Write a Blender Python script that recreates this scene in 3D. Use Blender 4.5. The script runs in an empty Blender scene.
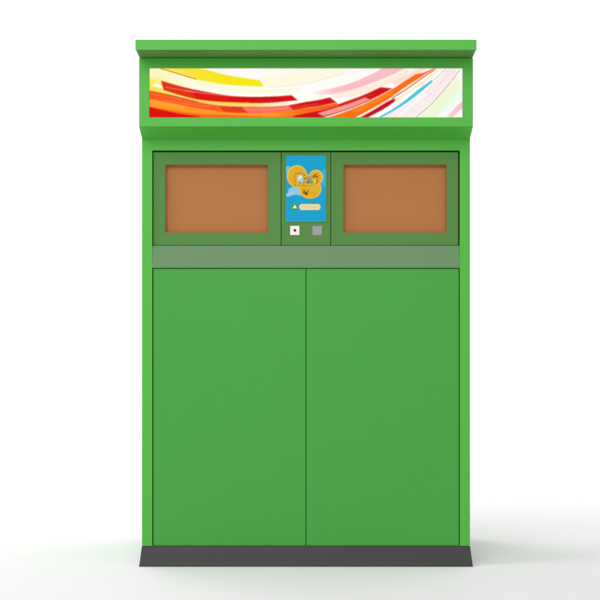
import bpy, bmesh, math
import numpy as np
from mathutils import Vector

sc = bpy.context.scene
COL = sc.collection

# ------------------------------------------------------------------ metric layout
DIST, CAMZ, K = 5.0, 0.686, 270.0      # camera distance to the body front, lens height, drawing units per metre
CX, HZ = 306.0, 380.0


def X(u, y=0.0):
    return (u - CX) / K * (DIST + y) / DIST


def Z(v, y=0.0):
    return CAMZ + (HZ - v) / K * (DIST + y) / DIST


def lin(c):
    return tuple((x / 12.92 if x <= .04045 else ((x + .055) / 1.055) ** 2.4) for x in [k / 255 for k in c])


# ------------------------------------------------------------------ materials
def paint(name, rgb, rough=.42, coat=0.0, grain=.02, bump=.012, metallic=0.0, spec=.5):
    """powder coated sheet metal: faint mottling in tone and gloss, fine orange-peel bump"""
    m = bpy.data.materials.new(name)
    m.use_nodes = True
    nt = m.node_tree
    b = nt.nodes['Principled BSDF']
    tc = nt.nodes.new('ShaderNodeTexCoord')
    n1 = nt.nodes.new('ShaderNodeTexNoise')
    n1.inputs['Scale'].default_value = 3.5
    n1.inputs['Detail'].default_value = 5
    nt.links.new(tc.outputs['Object'], n1.inputs['Vector'])
    mx = nt.nodes.new('ShaderNodeMix')
    mx.data_type = 'RGBA'
    mx.inputs[6].default_value = (*[c * (1 - grain) for c in rgb], 1)
    mx.inputs[7].default_value = (*[c * (1 + grain) for c in rgb], 1)
    nt.links.new(n1.outputs['Fac'], mx.inputs[0])
    nt.links.new(mx.outputs[2], b.inputs['Base Color'])
    mr = nt.nodes.new('ShaderNodeMapRange')
    mr.inputs['To Min'].default_value = rough - .03
    mr.inputs['To Max'].default_value = rough + .03
    nt.links.new(n1.outputs['Fac'], mr.inputs['Value'])
    nt.links.new(mr.outputs['Result'], b.inputs['Roughness'])
    if bump:
        n2 = nt.nodes.new('ShaderNodeTexNoise')
        n2.inputs['Scale'].default_value = 900
        n2.inputs['Detail'].default_value = 2
        nt.links.new(tc.outputs['Object'], n2.inputs['Vector'])
        bp = nt.nodes.new('ShaderNodeBump')
        bp.inputs['Strength'].default_value = bump
        bp.inputs['Distance'].default_value = .001
        nt.links.new(n2.outputs['Fac'], bp.inputs['Height'])
        nt.links.new(bp.outputs['Normal'], b.inputs['Normal'])
    b.inputs['Metallic'].default_value = metallic
    b.inputs['Coat Weight'].default_value = coat
    b.inputs['Coat Roughness'].default_value = .25
    b.inputs['Specular IOR Level'].default_value = spec
    return m


def printed(name, emit, rough=.35, base=1.0):
    """a picture: colours come from the sheet's own colour attribute; lit from behind"""
    m = bpy.data.materials.new(name)
    m.use_nodes = True
    nt = m.node_tree
    b = nt.nodes['Principled BSDF']
    a = nt.nodes.new('ShaderNodeAttribute')
    a.attribute_name = 'ink'
    sc_ = nt.nodes.new('ShaderNodeMix')
    sc_.data_type = 'RGBA'
    sc_.blend_type = 'MULTIPLY'
    sc_.inputs[0].default_value = 1
    sc_.inputs[7].default_value = (base, base, base, 1)
    nt.links.new(a.outputs['Color'], sc_.inputs[6])
    nt.links.new(sc_.outputs[2], b.inputs['Base Color'])
    nt.links.new(a.outputs['Color'], b.inputs['Emission Color'])
    b.inputs['Emission Strength'].default_value = emit
    b.inputs['Roughness'].default_value = rough
    b.inputs['Specular IOR Level'].default_value = .04
    return m


M = {
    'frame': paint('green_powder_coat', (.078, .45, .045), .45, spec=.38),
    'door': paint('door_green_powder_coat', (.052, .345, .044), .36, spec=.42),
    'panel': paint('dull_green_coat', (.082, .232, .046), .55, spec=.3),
    'ledge': paint('grey_green_sheet', (.128, .258, .112), .5, spec=.4),
    'plinth': paint('dark_grey_plastic', (.041, .040, .041), .5, bump=.03, spec=.35),
    'pane': paint('brown_panel', (.44, .168, .047), .6, grain=.03, spec=.3),
    'reveal': paint('brown_edge', (.42, .12, .04), .5),
    'dark': paint('dark_inner_metal', (.04, .26, .03), .7, bump=0),
    'white': paint('white_plastic', (.84, .83, .76), .4, grain=.01),
    'lens': paint('dark_red_lens', (.06, .012, .012), .15, bump=0),
    'sticker': paint('grey_sticker', (.30, .31, .30), .5, grain=.06),
    'gap_shade': paint('dark_green_gap_shade', (.012, .06, .01), .7, bump=0),
    'backdrop': paint('white_seamless_paper', (.89, .862, .888), .8, grain=.004, bump=0, spec=.1),
    'banner': printed('backlit_banner_print', .93, .5, base=.08),
    'screen': printed('display_picture', .82, .25, base=.15),
}


# ------------------------------------------------------------------ mesh helpers
def box(bm, x0, x1, y0, y1, z0, z1):
    v = [bm.verts.new(p) for p in [(x0, y0, z0), (x1, y0, z0), (x1, y1, z0), (x0, y1, z0),
                                   (x0, y0, z1), (x1, y0, z1), (x1, y1, z1), (x0, y1, z1)]]
    for f in [(0, 1, 5, 4), (1, 2, 6, 5), (2, 3, 7, 6), (3, 0, 4, 7), (4, 5, 6, 7), (3, 2, 1, 0)]:
        bm.faces.new([v[i] for i in f])


def prism(bm, prof, x0, x1):
    """profile of (y, z) points run along x"""
    a = [bm.verts.new((x0, y, z)) for y, z in prof]
    b = [bm.verts.new((x1, y, z)) for y, z in prof]
    n = len(prof)
    for i in range(n):
        j = (i + 1) % n
        bm.faces.new([a[i], b[i], b[j], a[j]])
    bm.faces.new(a)
    bm.faces.new(b[::-1])


def ring(bm, o, i, y0, y1):
    """flat rectangular frame: o and i are (x0, x1, z0, z1) of the outside and the opening"""
    def rect(r, y):
        return [bm.verts.new((x, y, z)) for x, z in ((r[0], r[2]), (r[1], r[2]), (r[1], r[3]), (r[0], r[3]))]
    of, inf, ob, ib = rect(o, y0), rect(i, y0), rect(o, y1), rect(i, y1)
    for k in range(4):
        j = (k + 1) % 4
        bm.faces.new([of[k], of[j], inf[j], inf[k]])
        bm.faces.new([ob[j], ob[k], ib[k], ib[j]])
        bm.faces.new([of[j], of[k], ob[k], ob[j]])
        bm.faces.new([inf[k], inf[j], ib[j], ib[k]])


def obj(name, bm, mat, parent=None, bevel=0.0, seg=2):
    bmesh.ops.recalc_face_normals(bm, faces=bm.faces)
    if bevel:
        bmesh.ops.bevel(bm, geom=[e for e in bm.edges if e.calc_face_angle(0) > .15], offset=bevel,
                        segments=seg, profile=.5, affect='EDGES', clamp_overlap=True)
    me = bpy.data.meshes.new(name)
    bm.to_mesh(me)
    bm.free()
    me.materials.append(mat)
    o = bpy.data.objects.new(name, me)
    COL.objects.link(o)
    if parent:
        o.parent = parent
    return o


def new():
    return bmesh.new()


# ------------------------------------------------------------------ pictures painted as ink on a fine sheet
def smooth(pts, n=9):
    """Catmull-Rom through the points"""
    p = [np.array(q, float) for q in pts]
    if len(p) < 3:
        return p
    p = [2 * p[0] - p[1]] + p + [2 * p[-1] - p[-2]]
    out = []
    for i in range(1, len(p) - 2):
        for t in np.linspace(0, 1, n, endpoint=False):
            out.append(.5 * ((2 * p[i]) + (-p[i - 1] + p[i + 1]) * t + (2 * p[i - 1] - 5 * p[i] + 4 * p[i + 1] - p[i + 2]) * t ** 2
                             + (-p[i - 1] + 3 * p[i] - 3 * p[i + 1] + p[i + 2]) * t ** 3))
    out.append(p[-2])
    return out


class Sheet:
    def __init__(s, u0, u1, v0, v1, step, bg):
        s.r = (u0, u1, v0, v1)
        s.nu, s.nv = int(round((u1 - u0) / step)) + 1, int(round((v1 - v0) / step)) + 1
        s.U, s.V = np.meshgrid(np.linspace(u0, u1, s.nu), np.linspace(v0, v1, s.nv))
        s.I = np.ones((s.nv, s.nu, 3)) * np.array(lin(bg))
        s.step = step

    def blend(s, a, c):
        a = np.clip(a, 0, 1)[..., None]
        if callable(c):
            c = c(s.U, s.V)
        else:
            c = np.array(lin(c))
        s.I = s.I * (1 - a) + c * a

    def inside(s, poly):
        P = np.array(poly)
        r = np.zeros(s.U.shape, bool)
        m = P.shape[0]
        for i in range(m):
            (x1, y1), (x2, y2) = P[i], P[(i + 1) % m]
            if y1 == y2:
                continue
            c = ((y1 > s.V) != (y2 > s.V)) & (s.U < (x2 - x1) * (s.V - y1) / (y2 - y1) + x1)
            r ^= c
        return r.astype(float)

    def soft(s, a, w):
        k = max(1, int(round(w / s.step)))
        for ax in (0, 1):
            for _ in range(2):
                pad = [(0, 0), (0, 0)]
                pad[ax] = (k, k)
                q = np.pad(a, pad, mode='edge')
                c = np.cumsum(q, axis=ax)
                z = np.zeros_like(np.take(c, [0], axis=ax))
                c = np.concatenate([z, c], axis=ax)
                n = a.shape[ax]
                a = (np.take(c, range(2 * k + 1, 2 * k + 1 + n), axis=ax) - np.take(c, range(0, n), axis=ax)) / (2 * k + 1)
        return a

    def band(s, top, bot, c, alpha=1.0, w=.42, fade=None, end=()):
        poly = smooth(top) + [np.array(q, float) for q in end] + smooth(bot)[::-1]
        a = s.soft(s.inside(poly), w) * alpha
        if fade:                       # (u0, u1): alpha ramps 0..1 between them
            a = a * np.clip((s.U - fade[0]) / (fade[1] - fade[0]), 0, 1)
        s.blend(a, c)

    def line(s, pts, width, c, alpha=1.0):
        q = smooth(pts)
        d = np.full(s.U.shape, 1e9)
        for (x1, y1), (x2, y2) in zip(q[:-1], q[1:]):
            dx, dy = x2 - x1, y2 - y1
            L = dx * dx + dy * dy + 1e-12
            t = np.clip(((s.U - x1) * dx + (s.V - y1) * dy) / L, 0, 1)
            d = np.minimum(d, np.hypot(s.U - x1 - t * dx, s.V - y1 - t * dy))
        s.blend(np.clip((width / 2 - d) / .5 + .5, 0, 1) * alpha, c)

    def ell(s, cx, cy, rx, ry, c, alpha=1.0, w=.35, ang=0.0):
        ca, sa = math.cos(math.radians(ang)), math.sin(math.radians(ang))
        x, y = s.U - cx, s.V - cy
        d = np.hypot((x * ca + y * sa) / rx, (-x * sa + y * ca) / ry)
        s.blend(np.clip((1 - d) * min(rx, ry) / w + .5, 0, 1) * alpha, c)

    def build(s, name, mat, parent, y):
        x = ((s.U - CX) / K * (DIST + y) / DIST)
        z = CAMZ + (HZ - s.V) / K * (DIST + y) / DIST
        co = np.stack([x, np.full_like(x, y), z], -1).reshape(-1, 3)
        idx = np.arange(s.nu * s.nv).reshape(s.nv, s.nu)
        f = np.stack([idx[1:, :-1], idx[1:, 1:], idx[:-1, 1:], idx[:-1, :-1]], -1).reshape(-1, 4)
        me = bpy.data.meshes.new(name)
        me.vertices.add(len(co))
        me.vertices.foreach_set('co', co.astype('f').ravel())
        me.loops.add(f.size)
        me.loops.foreach_set('vertex_index', f.astype('i').ravel())
        me.polygons.add(len(f))
        me.polygons.foreach_set('loop_start', (np.arange(len(f)) * 4).astype('i'))
        me.update(calc_edges=True)
        me.validate()
        at = me.color_attributes.new('ink', 'FLOAT_COLOR', 'POINT')
        at.data.foreach_set('color', np.concatenate([s.I.reshape(-1, 3), np.ones((len(co), 1))], 1).astype('f').ravel())
        me.materials.append(mat)
        o = bpy.data.objects.new(name, me)
        COL.objects.link(o)
        o.parent = parent
        return o


# ------------------------------------------------------------------ setting: white seamless backdrop
bm = new()
prof = [(-14.0, 0.0), (11.0, 0.0)]
for k in range(1, 17):
    a = math.radians(90 * k / 16)
    prof.append((11 + 4 * math.sin(a), 4 - 4 * math.cos(a)))
prof.append((15.0, 13.0))
L = [bm.verts.new((-22, y, z)) for y, z in prof]
R_ = [bm.verts.new((22, y, z)) for y, z in prof]
for i in range(len(prof) - 1):
    f = bm.faces.new([L[i], R_[i], R_[i + 1], L[i + 1]])
    f.smooth = True
bd = obj('studio_backdrop', bm, M['backdrop'])
bd['kind'] = 'structure'

# ------------------------------------------------------------------ the cabinet
root = bpy.data.objects.new('recycling_cabinet', None)
COL.objects.link(root)
root['label'] = 'tall bright green self-service cabinet with swirl banner, two brown windows and small screen'
root['category'] = 'recycling cabinet'

BACK = .9
W = (470 - 142) / 2 / K                 # half width of the body
zc = Z(139)                             # underside of the header meets the body front
zp = Z(546)                             # top of the plinth
yh, ys = -.09, -.19                     # header and roof overhang
IX = X(459.8)                           # half width of the opening
z_top = Z(150.3)

# body: side panels, top rail, back; doors sit in its opening
bm = new()
ring(bm, (-W, W, zp, zc), (-X(459.8), X(459.8), zp + .0008, z_top), 0, .03)
obj('body_frame', bm, M['frame'], root, .0015)
for s in (-1, 1):
    bm = new()
    x0, x1 = sorted((s * (W - .0015), s * (W - .0285)))
    box(bm, x0, x1, .0302, BACK, zp + .0005, zc - .0005)
    obj('side_panel', bm, M['frame'], root, .001)
bm = new()
box(bm, -W + .029, W - .029, BACK - .02, BACK - .002, zp + .001, zc - .001)
obj('back_panel', bm, M['frame'], root)
bm = new()                               # dark interior behind the gaps
box(bm, -W + .031, W - .031, .041, .05, zp + .002, zc - .002)
obj('inner_liner', bm, M['dark'], root)

# plinth: sloping dark skirt
bm = new()
zb = .0
hw0, hw1 = W, X(473, -.045)
top = [bm.verts.new(p) for p in ((-hw0 - .0005, -.002, zp - .001), (hw0 + .0005, -.002, zp - .001), (hw0 + .0005, BACK, zp - .001), (-hw0 - .0005, BACK, zp - .001))]
bot = [bm.verts.new(p) for p in ((-hw1, -.045, zb), (hw1, -.045, zb), (hw1, BACK + .03, zb), (-hw1, BACK + .03, zb))]
for k in range(4):
    j = (k + 1) % 4
    bm.faces.new([bot[k], bot[j], top[j], top[k]])
bm.faces.new(top)
bm.faces.new(bot[::-1])
obj('plinth', bm, M['plinth'], root, .0015)

# header with sloping underside
zA = Z(58, yh)
zB = Z(126.5, yh)
B0 = (X(149.3, yh), X(462.6, yh), Z(117.3, yh), Z(68.2, yh))      # opening of the banner
bm = new()
ring(bm, (-W, W, zB, zA), B0, yh, yh + .02)
obj_h = obj('header', bm, M['frame'], root, .001)
bm = new()
prism(bm, [(yh + .0005, zB - .0002), (.0, zc + .0002), (BACK, zc + .0002), (BACK, zA - .001), (yh + .0205, zA - .001), (yh + .0205, zB - .0002)], -W, W)
obj('header_underside', bm, M['frame'], obj_h, .0008)
# roof cap
bm = new()
zs0, zs1 = Z(50.1, ys), Z(39.6, ys)
prism(bm, [(ys, zs0), (ys, zs1), (BACK + .01, zs1), (BACK + .01, zA + .0043), (yh - .001, zA + .0043), (ys + .003, zs0 + .003)], -W - .0006, W + .0006)
cap = obj('roof_cap', bm, M['frame'], root, .001)
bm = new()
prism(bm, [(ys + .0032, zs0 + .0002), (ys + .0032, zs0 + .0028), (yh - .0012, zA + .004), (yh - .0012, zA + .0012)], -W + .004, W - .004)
obj('soffit_shade', bm, M['panel'], cap)  # duller coat here stands in for shade under the roof overhang

# ---- banner artwork (u, v are drawing units across the print)
b = Sheet(149.5, 462.4, 68.4, 117.6, .2, (254, 252, 247))
b.blend(np.clip((232 - b.U) / 70, 0, 1) * .75, (255, 244, 170))
b.blend(np.clip((172 - b.U) / 22, 0, 1) * np.clip((b.V - 76) / 4, 0, 1) * np.clip((90 - b.V) / 5, 0, 1), (255, 236, 70))
b.ell(158, 87, 5, 2.4, (255, 252, 240), .95, 1.6, 20)
b.band([(196, 80), (230, 87), (270, 89), (300, 87)], [(196, 84), (225, 91), (262, 93.5), (300, 91)], (246, 250, 205), .7, .8)
b.band([(262, 69), (300, 69), (345, 69)], [(264, 86), (300, 84), (342, 73.5)], (254, 249, 214), .75, .8)
b.line([(268, 87.3), (300, 84.6), (322, 79.5), (343, 73)], .8, (240, 222, 210), .8)
b.band([(225, 68), (275, 69), (310, 68)], [(228, 73), (270, 76), (310, 69)], (255, 253, 250), .7, .8)
b.band([(345, 88), (368, 81), (392, 72), (402, 67)], [(348, 93), (372, 86), (400, 76), (416, 67)], (254, 240, 225), .8, .6)
# pink veil
b.band([(313, 92), (345, 85), (372, 74), (384, 67)], [(320, 96.5), (348, 91), (382, 79), (408, 67)], (249, 186, 196), .95, .5, (308, 335))
b.band([(330, 94), (360, 88.5), (390, 79), (410, 69)], [(337, 99), (362, 94), (385, 86), (402, 80)], (255, 226, 214), .7, .6)
b.line([(345, 97), (368, 91.5), (395, 80), (417, 68)], 1.1, (252, 238, 200), .8)
b.band([(392, 82), (405, 76), (419, 68)], [(395, 86), (410, 78), (428, 69)], (253, 214, 208), .8, .6)
# bright yellow band
b.band([(161, 66), (180, 66), (202, 68.8), (228, 75.2), (260, 80)], [(161, 69.2), (178, 74.2), (196, 79.5), (228, 85), (264.5, 86.8)],
       lambda u, v: np.array(lin((255, 226, 60))) * (1 - np.clip((u - 175) / 50, 0, 1))[..., None] + np.array(lin((246, 232, 12))) * np.clip((u - 175) / 50, 0, 1)[..., None])
b.band([(166, 69.6), (178, 70.6), (196, 75)], [(166, 70.4), (180, 73), (190, 76)], (255, 240, 140), .45, 1.4)
b.line([(161, 68.6), (178, 73.7), (196.4, 79.2)], .7, (120, 62, 8), .9)
# yellow ribbon under the red one, running out white
b.band([(149, 85.5), (172, 90.6), (198, 97.6), (225, 101.2), (265, 102.2), (300, 98.8), (330, 94)], [(149, 91), (172, 94.8), (198, 101.5), (225, 105.5), (265, 106.4), (300, 103.4), (330, 97.6)],
       lambda u, v: np.array(lin((255, 222, 84))) * (1 - np.clip((u - 255) / 38, 0, 1))[..., None] + np.array(lin((255, 250, 240))) * np.clip((u - 255) / 38, 0, 1)[..., None])
# first red ribbon
b.band([(161, 80.7), (178, 85.6), (192, 89), (225, 95), (246, 96.6), (270, 96.4), (291.8, 95)], [(163.8, 90), (180, 95), (198, 99.6), (225, 102.2), (265, 103), (298.3, 100.5)], (218, 4, 12))
b.band([(161, 80.7), (178, 85.6), (191, 88.8)], [(163.8, 90), (180, 95), (197, 99.3)], (226, 50, 12), .95)
b.line([(192, 89.2), (225, 95.2), (246, 96.8)], .7, (235, 90, 50), .5)
# broad orange field
b.band([(149, 90.6), (172, 95.2), (198, 101.6), (225, 105.6), (265, 106.6), (290, 105), (308, 101.5)], [(149, 120), (225, 121), (265, 121), (290, 119), (310, 117)], (250, 98, 16))
b.line([(149, 90.8), (172, 95.5), (198, 101.8)], .7, (170, 40, 10), .9)
b.band([(149, 98.8), (175, 103.5), (200, 108.5), (225, 112), (262, 113.2), (290, 110.8), (308, 106.8)], [(149, 106.5), (175, 110.8), (200, 114), (225, 115), (262, 116), (290, 115.6), (308, 112)], (255, 152, 32), .95, .7)
b.band([(149, 92.5), (175, 98), (200, 103.5), (215, 106)], [(149, 98.6), (175, 103.5), (200, 108), (215, 110.5)], (248, 84, 18), .9, .4)
b.band([(149, 106.8), (165, 110.5), (180, 113.6), (199, 116.4)], [(149, 120), (165, 120), (180, 120), (203, 118)], (222, 6, 8), 1, .4)
b.band([(219, 105.6), (232, 106.6), (242, 106.9)], [(224, 111.8), (236, 112.6), (248.3, 112.8)], (226, 58, 12), .95)
b.band([(242, 106.9), (265, 107), (288, 105.6)], [(248.3, 112.8), (270, 113), (293.5, 110.2)], (246, 112, 96), 1)
b.line([(244, 109), (266, 110), (288, 107.6)], 1.2, (250, 130, 110), .6)
# centre red and orange
b.band([(288.3, 105.3), (305, 102), (318, 99.8), (330, 97.2)], [(293.5, 110.2), (305, 108.4), (320, 106.4), (337.2, 102.6)], (214, 6, 16))
b.band([(293, 115.9), (305, 112.6), (320, 109), (337, 104.4), (362, 95.4), (380.5, 87)], [(293, 121), (318, 119), (340, 112), (362, 103.5), (378, 96.5), (392.6, 88.6)], (210, 8, 18), end=[(392.4, 88.2)])
def glow(u, v):
    t = np.clip((u - 265) / 45, 0, 1)[..., None]
    return np.array(lin((255, 150, 32))) * (1 - t) + np.array(lin((254, 96, 12))) * t
b.band([(262, 113.2), (290, 111), (305, 108.4), (320, 106), (337.2, 102.7)], [(262, 116.6), (290, 115.8), (305, 113.4), (320, 110.3), (338.4, 105.8)], glow)
b.band([(318, 113.2), (340, 106.6), (365, 97.8)], [(325, 117), (345, 110), (370.5, 99.6)], (249, 150, 142))
b.line([(322, 116.6), (346, 109.8), (370.5, 99.8)], .7, (110, 30, 20), .85)
# long orange beam
b.band([(327, 117.8), (348, 110.2), (370, 101), (388, 91.6), (403, 82), (415.6, 74)], [(354, 118.4), (370, 109.8), (388, 99.4), (405, 87.4), (421.5, 77), (430, 71.6), (438, 67)], (248, 112, 6), end=[(424, 72.4), (436, 67)])
b.line([(331, 116.6), (350, 110.6), (371, 101.4)], .6, (255, 170, 110), .7)
b.line([(356, 117.6), (385, 101.8), (404, 89.4), (421, 78), (436, 68)], .9, (255, 208, 190), .9)
b.band([(358, 118.4), (372, 110.6), (385, 102.8), (393.5, 98.4)], [(367.5, 118), (376, 113.4), (386, 108), (398.3, 99)], (200, 8, 28))
b.line([(392, 98.4), (406, 89.6), (421, 79), (437, 68)], 1.0, (178, 62, 62), .9)
b.line([(396, 100.2), (412, 89.4), (428, 78), (441, 68)], 2.4, (254, 238, 190), .9)
b.line([(385, 109), (400, 101.6), (415, 91), (428, 80)], 1.4, (255, 250, 240), .9)
# right-hand veils
b.band([(380, 117.6), (412, 100), (436, 80), (446, 68)], [(414, 118), (437, 97), (452, 80), (459, 68)], (250, 232, 236), .85, .8)
b.band([(392, 112), (410, 103), (424, 92)], [(398, 116), (414, 106), (428, 95)], (255, 244, 246), .9, .8)
b.band([(416, 118.4), (440, 95.5), (456, 76)], [(436, 118.4), (452, 100), (462, 86)], (234, 249, 206), .9, 1.2)
b.band([(440, 112), (452, 98), (463, 88)], [(448, 112), (456, 105), (463, 99)], (228, 250, 240), .6, 1)
b.band([(447, 116), (455, 107.5), (463, 100.5)], [(452, 118.5), (458, 112), (463, 108.4)], (246, 190, 206), .95, .5)
b.line([(446, 95), (453, 84), (458, 76)], 1.2, (252, 238, 246), .8)
b.line([(432.5, 80.8), (439, 75), (445.5, 69)], .9, (198, 214, 190), .9)
b.line([(416, 117.2), (430, 105.4), (441, 93.4), (451, 81.6), (460, 69.6)], .75, (160, 148, 152), .9)
b.line([(424, 100), (440, 84), (452, 70)], .7, (238, 218, 224), .8)
rs = np.random.RandomState(7)
for k in range(26):                      # fine streaks that follow the sweep of the ribbons
    u0 = rs.uniform(150, 360)
    u1 = min(u0 + rs.uniform(25, 80), 440)
    off = rs.uniform(-20, 16)
    f = lambda u: 101 - 8 * ((u - 268) / 118) ** 2 * (1 + .35 * (u > 268)) * 1.6 + off - (8 if u < 200 else 0) * 0
    us = np.linspace(u0, u1, 5)
    c = ((255, 250, 235), (255, 214, 150), (250, 120, 90), (255, 236, 190))[k % 4]
    b.line([(u, f(u)) for u in us], rs.uniform(.4, 1.1), c, rs.uniform(.05, .11))
for k in range(14):
    t = rs.uniform(0, 1)
    q = [(384 + 70 * t + rs.uniform(-3, 3), 118), (410 + 52 * t, 97), (436 + 30 * t, 68)]
    b.line(q, rs.uniform(.5, 1.6), ((255, 255, 252), (246, 214, 222), (226, 240, 214), (255, 238, 214))[k % 4], rs.uniform(.25, .5))
# longer tonal patches inside the ribbons
b.band([(379, 116.8), (392, 109.4), (404, 101), (417, 90.6), (431.6, 80)], [(380, 118.4), (394, 110.7), (406, 103.2), (417.6, 94.6), (433, 81.6)], (70, 200, 222), 1, .3)
b.band([(196, 90.3), (212, 93.4), (228, 95.6)], [(199, 99.8), (214, 101.4), (231, 102.4)], (232, 30, 16), .35, .8)
b.band([(246, 96.8), (262, 96.8), (276, 96.2)], [(250, 102.6), (264, 102.9), (281, 102)], (196, 0, 10), .5, .5)
b.band([(342, 103), (356, 97.6)], [(346, 105), (360, 99.6)], (232, 40, 30), .5, .6)
b.band([(352, 109), (372, 99.6), (390, 90)], [(356, 113), (376, 103), (394, 93)], (255, 140, 30), .45, 1)
b.band([(150, 99.5), (170, 103.5), (185, 106.5)], [(150, 103), (170, 107), (185, 110)], (255, 172, 60), .5, .8)
b.I = np.stack([b.soft(b.I[..., k], .2) for k in range(3)], -1)
banner = b.build('banner', M['banner'], obj_h, yh + .002)

# ------------------------------------------------------------------ lower doors
yd = .004
zd0, zd1 = Z(545.6), Z(268.45)
for u0, u1 in ((153.0, 305.68), (306.28, 459.1)):
    bm = new()
    box(bm, X(u0), X(u1), yd, yd + .03, zd0, zd1)
    obj('door', bm, M['door'], root, .0015)

# ledge between the windows and the doors: sheet that leans out towards its foot
bm = new()
prism(bm, [(.004, Z(245.7, .004)), (-.001, Z(267.9)), (.028, Z(267.9)), (.028, Z(245.7, .0085))], X(152.25), X(459.75))
obj('ledge', bm, M['ledge'], root, .0008)

# ------------------------------------------------------------------ upper row
yu = .009
zu0, zu1 = Z(245.4, yu), Z(152.1, yu)
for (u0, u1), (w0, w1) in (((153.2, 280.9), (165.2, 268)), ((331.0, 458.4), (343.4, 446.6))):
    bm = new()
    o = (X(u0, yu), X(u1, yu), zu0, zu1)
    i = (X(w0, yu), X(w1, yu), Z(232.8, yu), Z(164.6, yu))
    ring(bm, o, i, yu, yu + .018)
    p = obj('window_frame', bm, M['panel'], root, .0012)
    bm = new()
    ring(bm, (i[0] - .006, i[1] + .006, i[2] - .006, i[3] + .006), (i[0] + .0012, i[1] - .0012, i[2] + .0012, i[3] - .0012), yu + .006, yu + .0175)
    # liner of the opening stays inside the frame's hole
    bm.free()
    bm = new()
    ring(bm, (i[0] + .0004, i[1] - .0004, i[2] + .0004, i[3] - .0004), (i[0] + .0022, i[1] - .0022, i[2] + .0022, i[3] - .0022), yu + .003, yu + .016)
    obj('reveal', bm, M['reveal'], p)
    bm = new()
    box(bm, i[0] - .004, i[1] + .004, yu + .0185, yu + .024, i[2] - .004, i[3] + .004)
    obj('window_pane', bm, M['pane'], p)

# dark sheet behind the upper row, its colour gives the gaps their shade
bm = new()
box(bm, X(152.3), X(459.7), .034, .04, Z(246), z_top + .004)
obj('gap_shade', bm, M['gap_shade'], root)

# control column
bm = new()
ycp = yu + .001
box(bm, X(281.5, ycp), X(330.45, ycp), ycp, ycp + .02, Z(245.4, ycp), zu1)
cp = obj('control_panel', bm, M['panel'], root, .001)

s = Sheet(286, 326, 155.4, 221.6, .25, (30, 163, 208))
s.blend(np.clip((s.U - 306) / 20, 0, 1) * np.clip((175 - s.V) / 20, 0, 1) * .5, (22, 172, 190))
s.ell(324.5, 178, 4.6, 9, (66, 178, 228), .8, 2)
s.ell(288, 169.5, 3.4, 3.6, (120, 196, 226), .9, .8)
s.ell(294, 191, 5.8, 3.9, (150, 204, 232), .95, .8)
s.ell(290, 194, 4.4, 2.0, (160, 208, 226), .95, .8, -20)
s.ell(299.5, 193, 3, 2.6, (150, 204, 232), .9, .8)
for e in ((297, 176.2, 10.2, 11.0), (316, 177.2, 7.1, 7.4), (310.2, 188.6, 11.2, 10.1), (305, 182, 10, 8)):
    s.ell(*e, (238, 196, 74), 1, .5)
for e in ((297.2, 176.6, 9.2, 10.0), (315.8, 177.6, 6.1, 6.4), (310.2, 188.6, 10.2, 9.0), (305, 182, 9.6, 7.4)):
    s.ell(*e, (228, 176, 38), 1, .8)
s.ell(294, 180, 3.5, 4, (240, 166, 28), .5, 3)
s.ell(310, 195, 7, 3, (240, 172, 24), .6, 2)
# dashed box with a pale bottle-like shape
for q in np.arange(295.4, 303.4, 1.6):
    s.ell(q, 173, .55, .4, (96, 74, 30), .9, .4)
    s.ell(q, 185.3, .5, .4, (110, 80, 30), .8, .4)
for q in np.arange(174.5, 185, 1.7):
    s.ell(294.9, q, .42, .55, (150, 80, 30), .85, .4)
    s.ell(303.6, q, .4, .5, (130, 90, 40), .7, .4)
s.line([(296, 174), (302, 174)], .8, (140, 150, 110), .7)
s.ell(300.2, 179.4, 2.9, 4.6, (176, 218, 226), .95, .6)
s.ell(300.4, 177.6, 1.5, 2.0, (236, 246, 246), .9, .8)
s.line([(298.6, 182.4), (300.4, 180.4), (301.6, 177.8)], .8, (80, 150, 190), .8)
s.ell(300.3, 183, 1.8, .8, (60, 128, 150), .8, .5)
# small icons
for (a_, b_, c_) in ((304.6, 175.2, (96, 90, 50)), (307.4, 177.4, (120, 110, 60)), (306.4, 182.8, (190, 60, 40)), (313, 179.4, (200, 214, 150)),
                     (316.4, 177, (70, 66, 30)), (318.4, 176, (120, 96, 40)), (311.2, 179, (60, 120, 120)), (318.2, 182, (150, 80, 40)),
                     (304.2, 182, (96, 130, 60)), (312.6, 184.6, (120, 160, 60)), (314.6, 189.6, (184, 186, 70)), (311.6, 190.4, (206, 190, 60))):
    s.ell(a_, b_, .75, .65, c_, .8, .6)
s.ell(305.4, 178.6, .9, .9, (110, 70, 24), .9, .5)
s.ell(308.6, 180.3, 2.0, 3.2, (116, 150, 178), .95, .6)
s.ell(308.2, 182.3, 1.5, 1.3, (84, 112, 168), .9, .6)
s.ell(311.4, 182, 1.8, 1.7, (92, 170, 60), .95, .6)
s.ell(310.4, 176.6, .8, .6, (90, 110, 60), .9, .4)
s.line([(312.6, 177), (314.6, 175), (316.6, 174.2)], 1.0, (96, 84, 32), .95)
s.line([(314, 178), (315.4, 176), (317.6, 177.4)], .9, (86, 78, 30), .95)
s.line([(317.8, 178.6), (317, 181), (316.2, 183.6)], .9, (176, 84, 40), .9)
s.line([(314.6, 180), (315.2, 182.4)], 1.0, (240, 220, 160), .8)
s.ell(313.6, 186.6, 2.4, 2.0, (196, 190, 64), .7, .8)
for q in (303.6, 305.2, 306.6, 309.4):
    s.ell(q, 185.8, .5, .45, (120, 80, 30), .9, .4)
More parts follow.
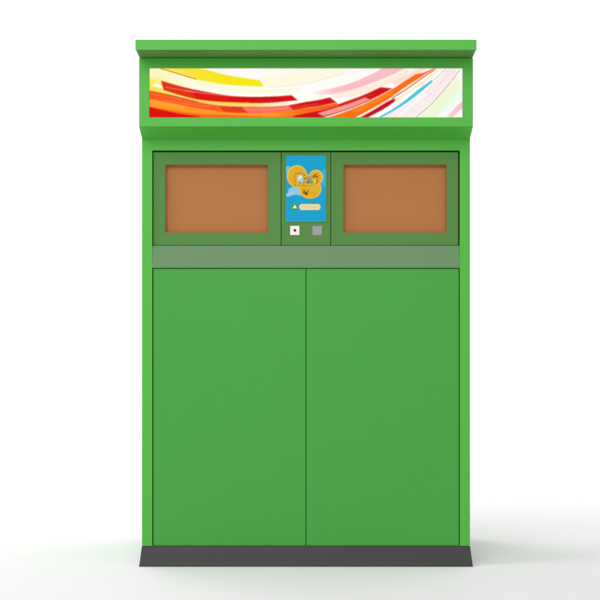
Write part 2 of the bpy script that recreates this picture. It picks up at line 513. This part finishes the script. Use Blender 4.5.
# dark emblem and faint lettering
s.ell(304.2, 192, 1.1, 2.0, (104, 76, 28), .9, .7, 20)
s.ell(306.2, 193.4, 1.6, 1.9, (86, 62, 24), .9, .7, -25)
s.ell(308, 191.2, .7, 1.4, (110, 84, 30), .8, .6, -20)
s.ell(305.2, 192, .5, .6, (226, 176, 40), .8, .5)
s.ell(302.9, 190.2, .5, .5, (120, 70, 30), .8, .5)
for q in np.arange(310.5, 318, 1.5):
    s.ell(q, 193.4 + .4 * math.sin(q * 3), .5, .7, (168, 160, 60), .75, .4)
# button row
s.ell(294.6, 207, 3.6, 3.6, (68, 158, 62), 1, .4)
s.blend(s.soft(s.inside([(294.8, 204.6), (297, 208.2), (292.6, 208.2)]), .25), (240, 250, 226))
s.ell(302.2, 207, 3.1, 3.1, (238, 218, 158), 1, .4)
s.ell(317.5, 207, 3.1, 3.1, (238, 218, 158), 1, .4)
s.blend(((s.U > 302) & (s.U < 317.6) & (abs(s.V - 207) < 3.1)).astype(float), (238, 218, 158))
for q in np.arange(304.5, 316, 1.7):
    s.ell(q, 207 + .3 * math.sin(q * 5), .55, .9, (234, 196, 120), .8, .4)
bm = new()
ring(bm, (X(285.1, ycp), X(326.9, ycp), Z(222.5, ycp), Z(154.5, ycp)), (X(286.1, ycp), X(325.9, ycp), Z(221.5, ycp), Z(155.5, ycp)), ycp - .0022, ycp + .001)
bz = obj('screen_bezel', bm, M['panel'], cp)
s.build('screen', M['screen'], cp, ycp - .0012)

# white reader tile and plain grey sticker
bm = new()
box(bm, X(290.2, ycp), X(299.5, ycp), ycp - .004, ycp + .001, Z(235.2, ycp), Z(225.9, ycp))
t = obj('card_reader', bm, M['white'], cp, .0008)
bm = new()
bmesh.ops.create_cone(bm, cap_ends=True, segments=32, radius1=.0052, radius2=.0045, depth=.002)
bmesh.ops.rotate(bm, verts=bm.verts, matrix=__import__('mathutils').Matrix.Rotation(math.radians(90), 3, 'X'))
bmesh.ops.translate(bm, verts=bm.verts, vec=(X(294.9, ycp), ycp - .0048, Z(230.5, ycp)))
obj('sensor_lens', bm, M['lens'], t)
bm = new()
box(bm, X(312.5, ycp), X(321.8, ycp), ycp - .001, ycp + .001, Z(235.2, ycp), Z(225.9, ycp))
obj('sticker', bm, M['sticker'], cp, .0003)

# ------------------------------------------------------------------ light
w = bpy.data.worlds.new('World')
sc.world = w
w.use_nodes = True
w.node_tree.nodes['Background'].inputs[0].default_value = (1, 1, 1, 1)
w.node_tree.nodes['Background'].inputs[1].default_value = .67


def softbox(name, loc, target, size, power, spread=180):
    l = bpy.data.lights.new(name, 'AREA')
    l.shape = 'SQUARE'
    l.size = size
    l.energy = power
    l.spread = math.radians(spread)
    o = bpy.data.objects.new(name, l)
    COL.objects.link(o)
    o.location = loc
    o.rotation_euler = (Vector(target) - Vector(loc)).to_track_quat('-Z', 'Y').to_euler()
    return o


softbox('softbox_back', (-2.6, 4.2, 5.6), (0, 0, .4), 3.4, 55)
softbox('softbox_side', (-5.0, -1.6, 5.0), (0, .2, .4), 3.0, 110)
softbox('softbox_front', (-.8, -4.4, 4.3), (0, 0, 1.55), 3.6, 24, 72)
for sx in (-5, 5):  # unseen fill lamps, added to bring the backdrop up to white
    softbox('backdrop_fill', (sx, 6.5, 9.5), (sx * .7, 14, 3.5), 4.0, 600)

# ------------------------------------------------------------------ camera
c = bpy.data.cameras.new('camera')
cam = bpy.data.objects.new('camera', c)
COL.objects.link(cam)
cam.location = (0, -DIST, CAMZ)
cam.rotation_euler = (math.radians(90), 0, 0)
c.sensor_width = 36
c.lens = 36 * DIST / (600 / K)
c.shift_x = -(CX - 300) / 600
c.shift_y = (HZ - 300) / 600
c.clip_end = 200
sc.camera = cam

sc.render.engine = 'CYCLES'
sc.render.resolution_x = sc.render.resolution_y = 1024
sc.view_settings.view_transform = 'Standard'
sc.view_settings.look = 'None'
sc.view_settings.exposure = 0
sc.view_settings.gamma = 1
